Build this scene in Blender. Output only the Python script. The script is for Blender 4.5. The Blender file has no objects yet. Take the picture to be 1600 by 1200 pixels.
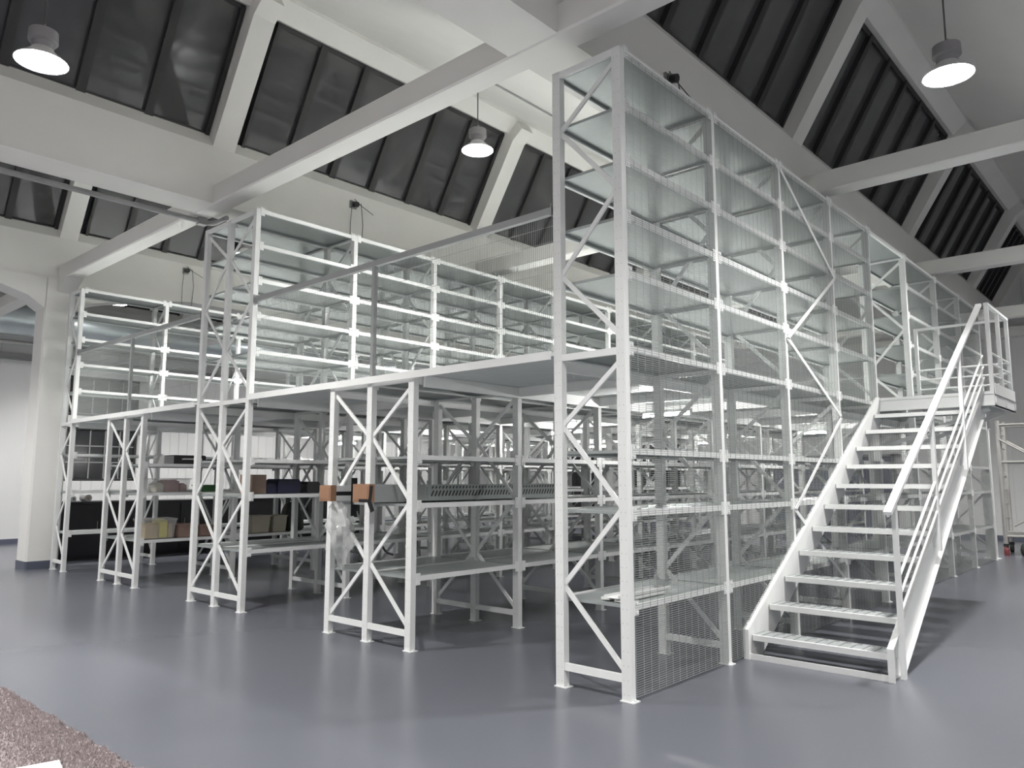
import bpy, math, random
from mathutils import Vector, Matrix
random.seed(7)
S = bpy.context.scene
COL = S.collection

# ------------------------------------------------------------------ camera, world, exposure
cam = bpy.data.objects.new('camera', bpy.data.cameras.new('camera'))
COL.objects.link(cam)
R_ = Vector((0.743307, 0.668950, -0.000549)); U_ = Vector((0.082507, -0.090860, 0.992440)); F_ = Vector((-0.663843, 0.737728, 0.122806))
F_.normalize(); R_ = F_.cross(Vector((0, 0, 1))).normalized(); U_ = R_.cross(F_).normalized()
cam.matrix_world = Matrix(((R_.x, U_.x, -F_.x, 3.191), (R_.y, U_.y, -F_.y, -4.826), (R_.z, U_.z, -F_.z, 1.6), (0, 0, 0, 1)))
cam.data.sensor_width = 36; cam.data.lens = 1194.4 / 1600 * 36; cam.data.clip_start = 0.05; cam.data.clip_end = 200
S.camera = cam
W = bpy.data.worlds.new('night'); S.world = W; W.use_nodes = True
W.node_tree.nodes['Background'].inputs[0].default_value = (0.55, 0.6, 0.7, 1)
W.node_tree.nodes['Background'].inputs[1].default_value = 0.015
S.view_settings.view_transform = 'Standard'; S.view_settings.look = 'None'
S.view_settings.gamma = 1; S.view_settings.use_curve_mapping = False
S.view_settings.exposure = 0.0
LAMP_STRENGTH = 100.0      # the glowing diffuser disc
LAMP_BEAM = 1150.0          # the reflector's downward beam, watts
BATTEN_STRENGTH = 360.0

# ------------------------------------------------------------------ materials
def mat(name, col, rough=0.5, metal=0.0, noise=0.06, scale=6.0, bump=0.0, bscale=80.0, emit=0.0, alpha=1.0, spec=0.5, trans=0.0, col2=None, stretch=None):
    m = bpy.data.materials.new(name); m.use_nodes = True
    nt = m.node_tree; b = nt.nodes['Principled BSDF']
    tc = nt.nodes.new('ShaderNodeTexCoord'); src = tc.outputs['Object']
    if stretch:
        mp = nt.nodes.new('ShaderNodeMapping'); mp.inputs['Scale'].default_value = stretch
        nt.links.new(src, mp.inputs[0]); src = mp.outputs[0]
    if noise > 0:
        n = nt.nodes.new('ShaderNodeTexNoise'); n.inputs['Scale'].default_value = scale; n.inputs['Detail'].default_value = 4
        nt.links.new(src, n.inputs['Vector'])
        cr = nt.nodes.new('ShaderNodeMix'); cr.data_type = 'RGBA'
        a = [max(0, c * (1 - noise)) for c in col]; z = [min(1, c * (1 + noise)) for c in (col2 or col)]
        cr.inputs[6].default_value = (*a, 1); cr.inputs[7].default_value = (*z, 1)
        nt.links.new(n.outputs['Fac'], cr.inputs[0]); nt.links.new(cr.outputs[2], b.inputs['Base Color'])
    else:
        b.inputs['Base Color'].default_value = (*col, 1)
    b.inputs['Roughness'].default_value = rough; b.inputs['Metallic'].default_value = metal
    b.inputs['Specular IOR Level'].default_value = spec
    b.inputs['Alpha'].default_value = alpha; b.inputs['Transmission Weight'].default_value = trans
    if emit > 0:
        b.inputs['Emission Color'].default_value = (*col, 1); b.inputs['Emission Strength'].default_value = emit
    if bump > 0:
        n2 = nt.nodes.new('ShaderNodeTexNoise'); n2.inputs['Scale'].default_value = bscale
        nt.links.new(src, n2.inputs['Vector'])
        bp = nt.nodes.new('ShaderNodeBump'); bp.inputs['Strength'].default_value = bump; bp.inputs['Distance'].default_value = 0.01
        nt.links.new(n2.outputs['Fac'], bp.inputs['Height']); nt.links.new(bp.outputs[0], b.inputs['Normal'])
    return m

def post_material():
    """white powder coat with two columns of small punched holes along the post"""
    m = bpy.data.materials.new('post_paint'); m.use_nodes = True
    nt = m.node_tree; b = nt.nodes['Principled BSDF']; b.inputs['Roughness'].default_value = 0.42
    tc = nt.nodes.new('ShaderNodeTexCoord'); sp = nt.nodes.new('ShaderNodeSeparateXYZ'); nt.links.new(tc.outputs['Object'], sp.inputs[0])
    def math_(op, a, v=None):
        n = nt.nodes.new('ShaderNodeMath'); n.operation = op
        nt.links.new(a, n.inputs[0])
        if v is not None:
            if isinstance(v, (int, float)): n.inputs[1].default_value = v
            else: nt.links.new(v, n.inputs[1])
        return n.outputs[0]
    zz = math_('SUBTRACT', math_('MODULO', sp.outputs['Z'], 0.1), 0.05)
    xx = math_('SUBTRACT', math_('ABSOLUTE', sp.outputs['X']), 0.019)
    r = math_('SQRT', math_('ADD', math_('MULTIPLY', zz, zz), math_('MULTIPLY', xx, xx)))
    fac = math_('LESS_THAN', r, 0.0048)
    mx = nt.nodes.new('ShaderNodeMix'); mx.data_type = 'RGBA'
    mx.inputs[6].default_value = (0.80, 0.81, 0.80, 1); mx.inputs[7].default_value = (0.60, 0.61, 0.60, 1)
    nt.links.new(fac, mx.inputs[0]); nt.links.new(mx.outputs[2], b.inputs['Base Color'])
    return m

M = dict(
    white=mat('white_paint', (0.84, 0.85, 0.84), 0.40, noise=0.03),
    post=post_material(),
    galv=mat('galvanised_steel', (0.37, 0.40, 0.395), 0.38, metal=0.35, noise=0.10, scale=14),
    deck=mat('deck_steel', (0.78, 0.81, 0.80), 0.5, metal=0.0, noise=0.08, scale=9),
    tread=mat('tread_steel', (0.42, 0.44, 0.44), 0.45, metal=0.2, noise=0.06, scale=10),
    wire=mat('wire', (0.36, 0.38, 0.37), 0.45, metal=0.2, noise=0.0),
    rail=mat('rail_grey', (0.30, 0.31, 0.31), 0.45, noise=0.04),
    concrete=mat('painted_concrete', (0.80, 0.79, 0.76), 0.75, noise=0.05, scale=1.5, bump=0.05, bscale=30),
    wall=mat('wall_cladding', (0.70, 0.70, 0.695), 0.6, noise=0.03, scale=2),
    dark_base=mat('baseboard_paint', (0.10, 0.11, 0.15), 0.5, noise=0.1),
    glass=mat('night_glass', (0.075, 0.076, 0.078), 0.05, noise=0.30, scale=1.3, spec=0.6),
    window_glass=mat('window_glass', (0.028, 0.029, 0.032), 0.15, noise=0.3, scale=2, spec=0.5),
    mullion=mat('mullion', (0.030, 0.029, 0.030), 0.5, noise=0.1),
    black=mat('black_laminate', (0.018, 0.018, 0.022), 0.35, noise=0.2, scale=4),
    slate=mat('slate_door', (0.14, 0.15, 0.19), 0.5, noise=0.1),
    duct=mat('duct_steel', (0.55, 0.60, 0.62), 0.35, metal=0.6, noise=0.08, scale=5),
    lamp_body=mat('lamp_body', (0.30, 0.29, 0.30), 0.45, metal=0.3, noise=0.05),
    lamp_shade=mat('lamp_shade', (0.72, 0.72, 0.72), 0.35, metal=0.2, noise=0.03),
    lamp_on=mat('lamp_on', (1.0, 0.985, 0.96), 0.5, noise=0.0, emit=LAMP_STRENGTH),
    batten_on=mat('batten_on', (1.0, 0.985, 0.96), 0.5, noise=0.0, emit=BATTEN_STRENGTH),
    cable=mat('cable', (0.10, 0.10, 0.10), 0.6, noise=0.1),
    conduit=mat('conduit', (0.33, 0.33, 0.33), 0.5, metal=0.3, noise=0.1),
    card=mat('cardboard', (0.30, 0.165, 0.10), 0.8, noise=0.12, scale=12),
    kraft=mat('kraft_box', (0.24, 0.175, 0.135), 0.8, noise=0.15, scale=9),
    tape=mat('black_tape', (0.012, 0.012, 0.014), 0.4, noise=0.2),
    film=mat('plastic_film', (0.80, 0.81, 0.80), 0.15, noise=0.05, scale=20, alpha=0.38, bump=0.5, bscale=18),
    clear=mat('clear_plastic', (0.70, 0.69, 0.68), 0.2, noise=0.05, alpha=0.20),
    red=mat('dark_red', (0.22, 0.055, 0.06), 0.5, noise=0.3, scale=14),
    cream=mat('cream_plastic', (0.44, 0.41, 0.33), 0.5, noise=0.1, scale=7),
    tan=mat('tan_goods', (0.48, 0.36, 0.18), 0.6, noise=0.3, scale=16),
    yellow=mat('yellow_goods', (0.66, 0.60, 0.08), 0.5, noise=0.2, scale=16),
    pink=mat('pink_goods', (0.30, 0.20, 0.17), 0.6, noise=0.25, scale=10),
    green=mat('green_plastic', (0.06, 0.16, 0.06), 0.5, noise=0.15),
    dgreen=mat('dark_green_bag', (0.018, 0.026, 0.02), 0.6, noise=0.3, scale=7),
    navy=mat('navy_fabric', (0.012, 0.013, 0.04), 0.7, noise=0.2, bump=0.2),
    alu=mat('aluminium', (0.55, 0.54, 0.52), 0.35, metal=0.5, noise=0.08),
    carpet=mat('carpet_backing', (0.30, 0.255, 0.255), 0.95, noise=0.12, scale=18, bump=0.6, bscale=140),
    pile=mat('carpet_pile', (0.345, 0.295, 0.297), 0.95, noise=0.14, scale=9),
    paper=mat('paper', (0.85, 0.85, 0.85), 0.7, noise=0.02),
    rubber=mat('rubber', (0.02, 0.02, 0.02), 0.7, noise=0.1),
)
# floor: smooth grey-blue resilient sheet, semi gloss
def floor_material():
    m = mat('grey_floor', (0.126, 0.131, 0.154), 0.27, noise=0.04, scale=120, spec=0.5)
    return m
M['floor'] = floor_material()

# ------------------------------------------------------------------ mesh helpers
class MB:
    def __init__(s): s.v = []; s.f = []; s.smooth = False
    def box(s, x0, x1, y0, y1, z0, z1):
        i = len(s.v)
        s.v += [(x0, y0, z0), (x1, y0, z0), (x1, y1, z0), (x0, y1, z0), (x0, y0, z1), (x1, y0, z1), (x1, y1, z1), (x0, y1, z1)]
        s.f += [(i, i+3, i+2, i+1), (i+4, i+5, i+6, i+7), (i, i+1, i+5, i+4), (i+1, i+2, i+6, i+5), (i+2, i+3, i+7, i+6), (i+3, i, i+4, i+7)]
        return s
    def bar(s, p, q, w, h, up=(0, 0, 1)):
        """box from p to q, w wide across, h along up"""
        p = Vector(p); q = Vector(q); d = (q - p).normalized(); up = Vector(up)
        a = d.cross(up).normalized(); b = a.cross(d).normalized(); i = len(s.v)
        for c in (p, q):
            for (sa, sb) in ((-1, -1), (1, -1), (1, 1), (-1, 1)):
                s.v.append(tuple(c + a * (sa * w / 2) + b * (sb * h / 2)))
        s.f += [(i, i+1, i+2, i+3), (i+7, i+6, i+5, i+4)] + [(i+k, i+4+k, i+4+(k+1) % 4, i+(k+1) % 4) for k in range(4)]
        return s
    def tube(s, pts, r, n=10, cap=True):
        pts = [Vector(p) for p in pts]; i0 = len(s.v)
        prev = None
        for k, p in enumerate(pts):
            d = (pts[min(k+1, len(pts)-1)] - pts[max(k-1, 0)]).normalized()
            if prev is None:
                a = d.cross(Vector((0, 0, 1)) if abs(d.z) < 0.9 else Vector((1, 0, 0))).normalized()
            else:
                a = (prev - d * prev.dot(d)).normalized()
            prev = a; b = d.cross(a)
            for t in range(n):
                an = 2 * math.pi * t / n
                s.v.append(tuple(p + (a * math.cos(an) + b * math.sin(an)) * r))
        for k in range(len(pts)-1):
            for t in range(n):
                a0 = i0 + k*n + t; a1 = i0 + k*n + (t+1) % n
                s.f.append((a0, a1, a1+n, a0+n))
        if cap:
            s.f.append(tuple(i0 + t for t in range(n))[::-1]); e = i0 + (len(pts)-1)*n
            s.f.append(tuple(e + t for t in range(n)))
        return s
    def lathe(s, prof, n=28, c=(0, 0, 0)):
        i0 = len(s.v)
        for (r, z) in prof:
            for t in range(n):
                an = 2*math.pi*t/n; s.v.append((c[0]+r*math.cos(an), c[1]+r*math.sin(an), c[2]+z))
        for k in range(len(prof)-1):
            for t in range(n):
                a0 = i0+k*n+t; a1 = i0+k*n+(t+1) % n; s.f.append((a0, a1, a1+n, a0+n))
        return s
    def prism(s, poly, axis, a, b):
        """poly: 2D points; axis 'y': (x,z) extruded y a..b ; 'x': (y,z) ; 'z': (x,y)"""
        i = len(s.v); n = len(poly)
        def P(u, w, t): return {'y': (u, t, w), 'x': (t, u, w), 'z': (u, w, t)}[axis]
        s.v += [P(u, w, a) for u, w in poly] + [P(u, w, b) for u, w in poly]
        s.f += [tuple(range(i, i+n))[::-1], tuple(range(i+n, i+2*n))]
        s.f += [(i+k, i+(k+1) % n, i+n+(k+1) % n, i+n+k) for k in range(n)]
        return s
    def quad(s, a, b, c, d):
        i = len(s.v); s.v += [a, b, c, d]; s.f.append((i, i+1, i+2, i+3)); return s
    def mesh(s, name, material, smooth=False, fix=True):
        me = bpy.data.meshes.new(name); me.from_pydata([tuple(v) for v in s.v], [], s.f); me.update()
        if fix:
            import bmesh
            bm = bmesh.new(); bm.from_mesh(me); bmesh.ops.recalc_face_normals(bm, faces=bm.faces[:]); bm.to_mesh(me); bm.free()
        me.materials.append(M[material] if isinstance(material, str) else material)
        if smooth:
            for p in me.polygons: p.use_smooth = True
            try: me.set_sharp_from_angle(angle=math.radians(40))
            except Exception: pass
        return me

def put(name, me, parent=None, loc=(0, 0, 0), rot=(0, 0, 0), scale=None, kind=None, label=None):
    o = bpy.data.objects.new(name, me); COL.objects.link(o)
    o.location = loc; o.rotation_euler = rot
    if scale: o.scale = scale
    if parent: o.parent = parent
    if kind: o['kind'] = kind
    if label: o['label'] = label
    return o
def thing(name, label, cat, loc=(0, 0, 0), rot=(0, 0, 0), group=None):
    o = put(name, None, None, loc, rot); o['label'] = label; o['category'] = cat
    if group: o['group'] = group
    return o
def tag(o, label, cat, group=None):
    o['label'] = label; o['category'] = cat
    if group: o['group'] = group
    return o
def struct(name, me, parent=None, label=None, **k):
    o = put(name, me, parent, **k)
    if parent is None: o['kind'] = 'structure'
    if label: o['label'] = label
    return o
_cache = {}
def cached(key, fn):
    if key not in _cache: _cache[key] = fn()
    return _cache[key]

# ================================================================== THE HALL
XW, XE, YS, YN = -18.75, 10.85, -10.5, 18.8
struct('floor', MB().box(XW-0.2, XE+0.2, YS-0.2, YN+0.2, -0.2, 0).mesh('floor', 'floor'), label='smooth grey-blue resilient floor with a soft sheen')

def ribbed_wall(name, along, a0, a1, pos, z0, z1, inward, holes=()):
    """wall of upright cladding panels, one panel object each; holes: (a0,a1,z0,z1) are left open"""
    root = put(name, None); root['kind'] = 'structure'
    n = max(1, round((a1-a0)/1.0)); w = (a1-a0)/n
    back = MB()
    if along == 'y': back.box(pos-inward*0.18, pos-inward*0.16, a0, a1, z0, z1) if inward > 0 else back.box(pos+0.16, pos+0.18, a0, a1, z0, z1)
    else: back.box(a0, a1, pos+0.16, pos+0.18, z0, z1) if inward < 0 else back.box(a0, a1, pos-0.18, pos-0.16, z0, z1)
    put('backing', back.mesh('backing', 'wall'), root)
    for i in range(n):
        u0, u1 = a0+i*w+0.003, a0+(i+1)*w-0.003
        spans = [(z0, z1)]
        for (h0, h1, g0, g1) in holes:
            if h0 < u1-0.02 and h1 > u0+0.02:
                new = []
                for (s0, s1) in spans:
                    if g0 > s0: new.append((s0, min(g0, s1)))
                    if g1 < s1: new.append((max(g1, s0), s1))
                spans = [q for q in new if q[1]-q[0] > 0.05]
        for (s0, s1) in spans:
            b = MB()
            plain = along == 'y' and u0 < 1.6
            for k in range(4):    # four shallow ribs per panel
                c0 = u0+(u1-u0)*k/4; c1 = u0+(u1-u0)*(k+1)/4
                if along == 'y':
                    xs = sorted((pos-inward*0.14, pos-inward*0.012)); b.box(xs[0], xs[1], c0, c1, s0, s1)
                    xs = sorted((pos-inward*0.012, pos)); b.box(xs[0], xs[1], c0+(0 if plain else 0.02), c1-(0 if plain else 0.02), s0, s1)
                else:
                    ys = sorted((pos-inward*0.14, pos-inward*0.012)); b.box(c0, c1, ys[0], ys[1], s0, s1)
                    ys = sorted((pos-inward*0.012, pos)); b.box(c0+0.02, c1-0.02, ys[0], ys[1], s0, s1)
            put('cladding_panel', b.mesh('cladding_panel', 'wall'), root)
    return root

ZT = 5.35
WL = [(2, 4, 1.54, 2.95), (2, 4, 3.25, 4.3), (10, 12, 1.6, 2.95)]
left = ribbed_wall('wall_left', 'y', YS, YN, XW, 0, 7.9, +1, [(2.0, 4.0, 1.54, 2.95), (2.0, 4.0, 3.25, 4.3)])
right = struct('wall_right', MB().box(XE, XE+0.2, YS, YN, 0, 7.9).mesh('wall_right', 'wall'))
front = struct('wall_front', MB().box(XW-0.2, XE+0.2, YS-0.2, YS, 0, 8.2).mesh('wall_front', 'wall'))
BACK_HOLES = [(-15.9, -13.6, 0.0, 3.1), (-12.4, -10.2, 0.0, 3.1), (-7.3, -3.4, 0.0, 2.3)]
back = ribbed_wall('wall_back', 'x', XW, XE, YN, 0, 8.2, -1, BACK_HOLES)
struct('baseboard_left', MB().box(XW, XW+0.025, YS, YN, 0, 0.13).box(XW, XW+0.035, YS, YN, 0, 0.02).mesh('baseboard', 'dark_base'))
struct('baseboard_back', MB().box(XW, XE, YN-0.025, YN, 0, 0.13).box(XW, XE, YN-0.035, YN, 0, 0.02).mesh('baseboard', 'dark_base'))
struct('trim_1', MB().box(XW, XW+0.09, YS, YN, 4.60, 4.72).box(XW, XW+0.05, YS, YN, 4.56, 4.60).mesh('ledge', 'conduit'), label='grey ledge running along the left wall')

# windows and doors of the walls
WN = [0]
def wall_window(y0, y1, z0, z1, cols, rows):
    WN[0] += 1
    root = put('window_%d' % WN[0], None); root['kind'] = 'structure'; x = XW-0.06
    f = MB()
    f.box(x-0.03, x+0.05, y0, y0+0.06, z0, z1).box(x-0.03, x+0.05, y1-0.06, y1, z0, z1).box(x-0.03, x+0.05, y0, y1, z0, z0+0.06).box(x-0.03, x+0.05, y0, y1, z1-0.06, z1)
    put('window_frame', f.mesh('window_frame', 'mullion'), root)
    pw = (y1-y0-0.12)/cols; ph = (z1-z0-0.12)/rows
    for i in range(cols):
        for j in range(rows):
            a = y0+0.06+i*pw; c = z0+0.06+j*ph
            put('pane', MB().box(x, x+0.008, a+0.012, a+pw-0.012, c+0.012, c+ph-0.012).mesh('pane', 'window_glass'), root)
    for i in range(1, cols): put('glazing_bar', MB().box(x-0.02, x+0.03, y0+0.06+i*pw-0.014, y0+0.06+i*pw+0.014, z0+0.06, z1-0.06).mesh('glazing_bar', 'rail'), root)
    for j in range(1, rows): put('glazing_bar', MB().box(x-0.02, x+0.03, y0+0.06, y1-0.06, z0+0.06+j*ph-0.014, z0+0.06+j*ph+0.014).mesh('glazing_bar', 'rail'), root)
wall_window(2.0, 4.0, 1.54, 2.95, 5, 3)
wall_window(2.0, 4.0, 3.25, 4.3, 5, 2)
DN = [0]
def wall_door(x0, x1, z1, material, leaves):
    DN[0] += 1
    root = put('door_%d' % DN[0], None); root['kind'] = 'structure'; y = YN+0.03
    put('door_frame', MB().box(x0, x0+0.06, y-0.05, y+0.06, 0, z1).box(x1-0.06, x1, y-0.05, y+0.06, 0, z1).box(x0, x1, y-0.05, y+0.06, z1-0.06, z1).mesh('door_frame', 'rail'), root)
    w = (x1-x0-0.12)/leaves
    for i in range(leaves):
        a = x0+0.06+i*w
        lf = put('door_leaf', MB().box(a+0.008, a+w-0.008, y, y+0.05, 0.01, z1-0.065).box(a+0.1, a+w-0.1, y-0.012, y, 0.2, z1*0.45).box(a+0.1, a+w-0.1, y-0.012, y, z1*0.52, z1-0.2).mesh('door_leaf', material), root)
        put('handle', MB().tube([(a+w-0.12, y-0.05, 1.0), (a+w-0.12, y-0.05, 1.2)], 0.012, 8).box(a+w-0.128, a+w-0.112, y-0.05, y, 1.02, 1.04).mesh('handle', 'alu'), lf)
wall_door(-15.9, -13.6, 3.1, 'black', 2); wall_door(-12.4, -10.2, 3.1, 'black', 2); wall_door(-7.3, -3.4, 2.3, 'slate', 3)

# ---- saw-tooth roof: valley beams along y, steep glazing, gentle solid slope
ceiling = put('ceiling', None); ceiling['kind'] = 'structure'; ceiling['label'] = 'white painted saw-tooth concrete roof'
G = [-18.96, -13.0, -7.04, -1.08, 4.88, 10.84]; PER = 5.96; GW = 0.55; ZS = 5.30
FR = [-10.3, -5.2, 0.01, 5.07, 10.5, 15.8, 18.7]           # transverse frames
GL0 = (0.36, 6.29); GL1 = (1.26, 7.84)                     # glazing foot and head, x relative to the valley
RIDGE = (1.62, 8.02)
for gi, g in enumerate(G):
    put('valley_beam', MB().box(g, g+GW, YS, YN, ZS, 6.10).prism([(g+0.2, 6.1), (g+GW, 6.1), (g+0.42, 6.30), (g+0.2, 6.30)], 'y', YS, YN).mesh('valley_beam', 'concrete'), ceiling)
    if gi == len(G)-1: break
    nx = g+PER
    put('roof_slope', MB().prism([(g+RIDGE[0], RIDGE[1]), (nx+0.03, 5.62), (nx+0.03, 5.84), (g+RIDGE[0]+0.06, RIDGE[1]+0.22)], 'y', YS, YN).mesh('roof_slope', 'concrete'), ceiling)
    put('ridge_band', MB().prism([(g+GL1[0], GL1[1]), (g+GL1[0]+0.13, GL1[1]-0.06), (g+RIDGE[0], RIDGE[1]-0.05), (g+RIDGE[0]+0.06, RIDGE[1]+0.22), (g+GL1[0]+0.05, RIDGE[1]+0.22)], 'y', YS, YN).mesh('ridge_band', 'concrete'), ceiling)
    for yf in FR:
        w0, w1 = yf-0.17, yf+0.14
        put('rib', MB().prism([(g+0.50, 6.02), (g+1.50, 7.62), (g+1.72, 7.78), (g+1.55, 8.05), (g+1.22, 7.90), (g+0.26, 6.24)], 'y', w0, w1).mesh('rib', 'concrete'), ceiling)
for k, yf in enumerate(FR):
    put('tie_beam', MB().prism([(yf-0.14, ZS+0.004), (yf-0.12, ZS-0.012), (yf+0.12, ZS-0.012), (yf+0.14, ZS+0.004), (yf+0.14, ZS+0.25), (yf-0.14, ZS+0.25)], 'x', XW, XE).mesh('tie_beam', 'concrete'), ceiling)

def skylight(g, ya, yb):
    WN[0] += 1
    root = put('window_%d' % WN[0], None); root['kind'] = 'structure'
    n = 6; w = (yb-ya)/n
    a = Vector((g+GL0[0], 0, GL0[1])); b = Vector((g+GL1[0], 0, GL1[1])); d = (b-a).normalized(); nrm = Vector((d.z, 0, -d.x))   # towards the hall
    def slab(u0, u1, y0, y1, t0, t1):
        m = MB(); P = []
        for t in (t0, t1):
            for (u, y) in ((u0, y0), (u1, y0), (u1, y1), (u0, y1)):
                q = a + d*u + nrm*t; P.append((q.x, y, q.z))
        m.v = P; m.f = [(0, 1, 2, 3), (7, 6, 5, 4)] + [(k, 4+k, 4+(k+1) % 4, (k+1) % 4) for k in range(4)]
        return m
    L = (b-a).length
    fr = MB()
    for q in (slab(0, 0.06, ya, yb, -0.04, 0.05), slab(L-0.06, L, ya, yb, -0.04, 0.05)):
        i = len(fr.v); fr.v += q.v; fr.f += [tuple(i+k for k in f) for f in q.f]
    put('window_frame', fr.mesh('window_frame', 'mullion'), root)
    for i in range(n):
        put('pane', slab(0.04, L-0.04, ya+i*w+0.03, ya+(i+1)*w-0.03, -0.01, 0.0).mesh('pane', 'glass'), root)
    for i in range(n+1):
        put('mullion', slab(0.02, L-0.02, max(ya, ya+i*w-0.055), min(yb, ya+i*w+0.055), -0.05, 0.07).mesh('mullion', 'mullion'), root)
for g in G[:-1]:
    for k in range(len(FR)-1):
        if g < 4.0 and k > 0: skylight(g, FR[k]+0.30 if k == 2 else FR[k]+0.15, FR[k+1]-0.18)
        else: skylight(g, FR[k]+0.15, FR[k+1]-0.18)
# end gables close the roof above the walls
# concrete column at the left end of the front tie
colm = put('trim_2', None); colm['kind'] = 'structure'; colm['label'] = 'square white concrete column at the left end of the shelving'
def chamfer(x0, x1, y0, y1, c): return [(x0+c, y0), (x1-c, y0), (x1, y0+c), (x1, y1-c), (x1-c, y1), (x0+c, y1), (x0, y1-c), (x0, y0+c)]
put('shaft', MB().prism(chamfer(-12.95, -12.42, -0.33, 0.2, 0.03), 'z', 0.14, ZS).mesh('shaft', 'concrete'), colm)
put('plinth', MB().prism(chamfer(-12.96, -12.41, -0.34, 0.21, 0.03), 'z', 0, 0.14).mesh('plinth', 'dark_base'), colm)
put('haunch', MB().prism([(-0.33, 4.72), (-0.33, ZS), (-2.6, ZS), (-1.7, 5.17), (-1.1, 5.06), (-0.62, 4.92)], 'x', -12.95, -12.42).prism([(0.2, 4.72), (0.2, ZS), (2.4, ZS), (1.5, 5.17), (0.9, 5.06), (0.45, 4.92)], 'x', -12.95, -12.42).prism([(-12.42, 5.05), (-12.42, ZS), (-12.0, ZS)], 'y', -0.14, 0.16).mesh('haunch', 'concrete'), colm)

# conduits
tag(put('cable_tray', MB().tube([(-7.13, YS+0.1, 5.232), (-7.13, 0.10, 5.232), (-7.10, 0.17, 5.232), (-7.0, 0.20, 5.232), (-6.72, 0.20, 5.232)], 0.036, 10).box(-7.18, -7.08, -0.02, 0.1, 5.18, 5.285).mesh('cable_tray', 'conduit', True)),
    'dark grey conduit under the valley beam above the tall middle rack', 'conduit')
def slope_z(x, g): return 5.62+(g+PER+0.03-x)*(RIDGE[1]-5.62)/(PER+0.03-RIDGE[0])
tag(put('ceiling_conduit', MB().tube([(-3.75, 2.15, slope_z(-3.75, G[2])-0.02), (-3.75, 9.0, slope_z(-3.75, G[2])-0.02)], 0.014, 8).box(-3.80, -3.70, 2.0, 2.3, slope_z(-3.75, G[2])-0.06, slope_z(-3.75, G[2])).mesh('ceiling_conduit', 'conduit')),
    'thin grey conduit running along the ceiling slope behind the middle lamp', 'conduit')
duct = thing('ventilation_duct', 'large round silver ventilation duct along the left wall', 'duct', (-17.5, 0, 5.37))
put('duct_tube', MB().tube([(0, y, 0) for y in (-9, -3, 3, 9, 18)], 0.38, 24).mesh('duct_tube', 'duct', True), duct)
for y in (-6, -3.5, -1, 1.5, 4, 6.5, 9, 11.5, 14): put('duct_collar', MB().tube([(0, y-0.03, 0), (0, y+0.03, 0)], 0.395, 24).mesh('duct_collar', 'alu', True), duct)
tag(put('cable_pipe', MB().tube([(-18.3, -9, 4.93), (-18.3, 18, 4.93)], 0.05, 10).mesh('cable_pipe', 'alu', True)), 'silver pipe below the round duct on the left wall', 'pipe')

# small detectors with loose wires on the valley beams
def detector(x, y, z, label, drop):
    t = thing('motion_sensor', label, 'sensor', (x, y, z), group='sensors on the valley beams')
    put('mount', MB().box(0, 0.03, -0.06, 0.06, -0.06, 0.06).mesh('mount', 'rail'), t)
    put('sensor_head', MB().tube([(0.03, 0, 0), (0.07, 0, -0.005), (0.12, 0, -0.02)], 0.045, 12).mesh('sensor_head', 'black', True), t)
    for k, (dy, ln) in enumerate(((-0.05, drop), (0.12, drop*0.95))):
        put('wire', MB().tube([(0.02, dy*0.5, 0.05), (0.06, dy, 0.03), (0.05, dy*1.4, -ln*0.4), (0.04, dy*1.2, -ln)], 0.006, 5).mesh('wire', 'cable'), t)
    put('wire', MB().tube([(0.02, 0.02, 0.1), (0.05, 0.1, 0.02), (0.09, 0.34, -0.1)], 0.006, 5).mesh('wire', 'cable'), t)
detector(-6.49, 2.16, 5.9, 'small dark motion sensor with dangling wires between the two skylights', 0.82)
detector(-12.45, 2.25, 5.95, 'small dark motion sensor on the far valley beam beside the tall rack', 0.85)
detector(-0.53, 1.65, 5.60, 'small dark motion sensor on the beam above the mesh covered rack', 0.12)

# ------------------------------------------------------------------ pendant lamps
def lamp(x, y, z, label, top):
    t = thing('pendant_lamp', label, 'lamp', (x, y, z), group='high-bay lamps hanging from the roof')
    put('cable', cached(('cable', round(top, 2)), lambda: MB().tube([(0, 0, 0.26), (0, 0, top)], 0.008, 6).mesh('cable', 'cable')), t)
    put('housing', cached('lh', lambda: MB().lathe([(0.0, 0.30), (0.055, 0.30), (0.115, 0.285), (0.118, 0.19), (0.11, 0.18), (0.095, 0.175), (0.085, 0.12), (0.0, 0.12)]).mesh('housing', 'lamp_body', True)), t)
    put('shade', cached('ls', lambda: MB().lathe([(0.085, 0.125), (0.10, 0.10), (0.15, 0.055), (0.205, 0.012), (0.212, 0.0), (0.208, 0.0), (0.198, 0.012), (0.145, 0.05), (0.09, 0.09)]).mesh('shade', 'lamp_shade', True)), t)
    put('diffuser', cached('ld', lambda: MB().lathe([(0.0, -0.012), (0.12, -0.008), (0.198, 0.006), (0.0, 0.010)]).mesh('diffuser', 'lamp_on', True)), t)
    ld_ = cached('beam_light', lambda: bpy.data.lights.new('lamp_beam', 'SPOT'))
    ld_.energy = LAMP_BEAM; ld_.spot_size = math.radians(128); ld_.spot_blend = 0.6; ld_.shadow_soft_size = 0.15; ld_.color = (1.0, 0.985, 0.96)
    b = bpy.data.objects.new('lamp_beam', ld_); COL.objects.link(b); b.parent = t; b.location = (0, 0, -0.03)
    put('hanger_hook', cached('lk', lambda: MB().tube([(0.0, 0, 0.30), (0.022, 0, 0.32), (0.018, 0, 0.345), (0, 0, 0.35)], 0.006, 6).mesh('hanger_hook', 'lamp_body')), t)
    return t
def ceil_gap(x, z):
    for g in G[:-1]:
        if g <= x < g+PER: return slope_z(x, g)-z if x > g+RIDGE[0] else 6.0-z
    return 1.5
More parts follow.
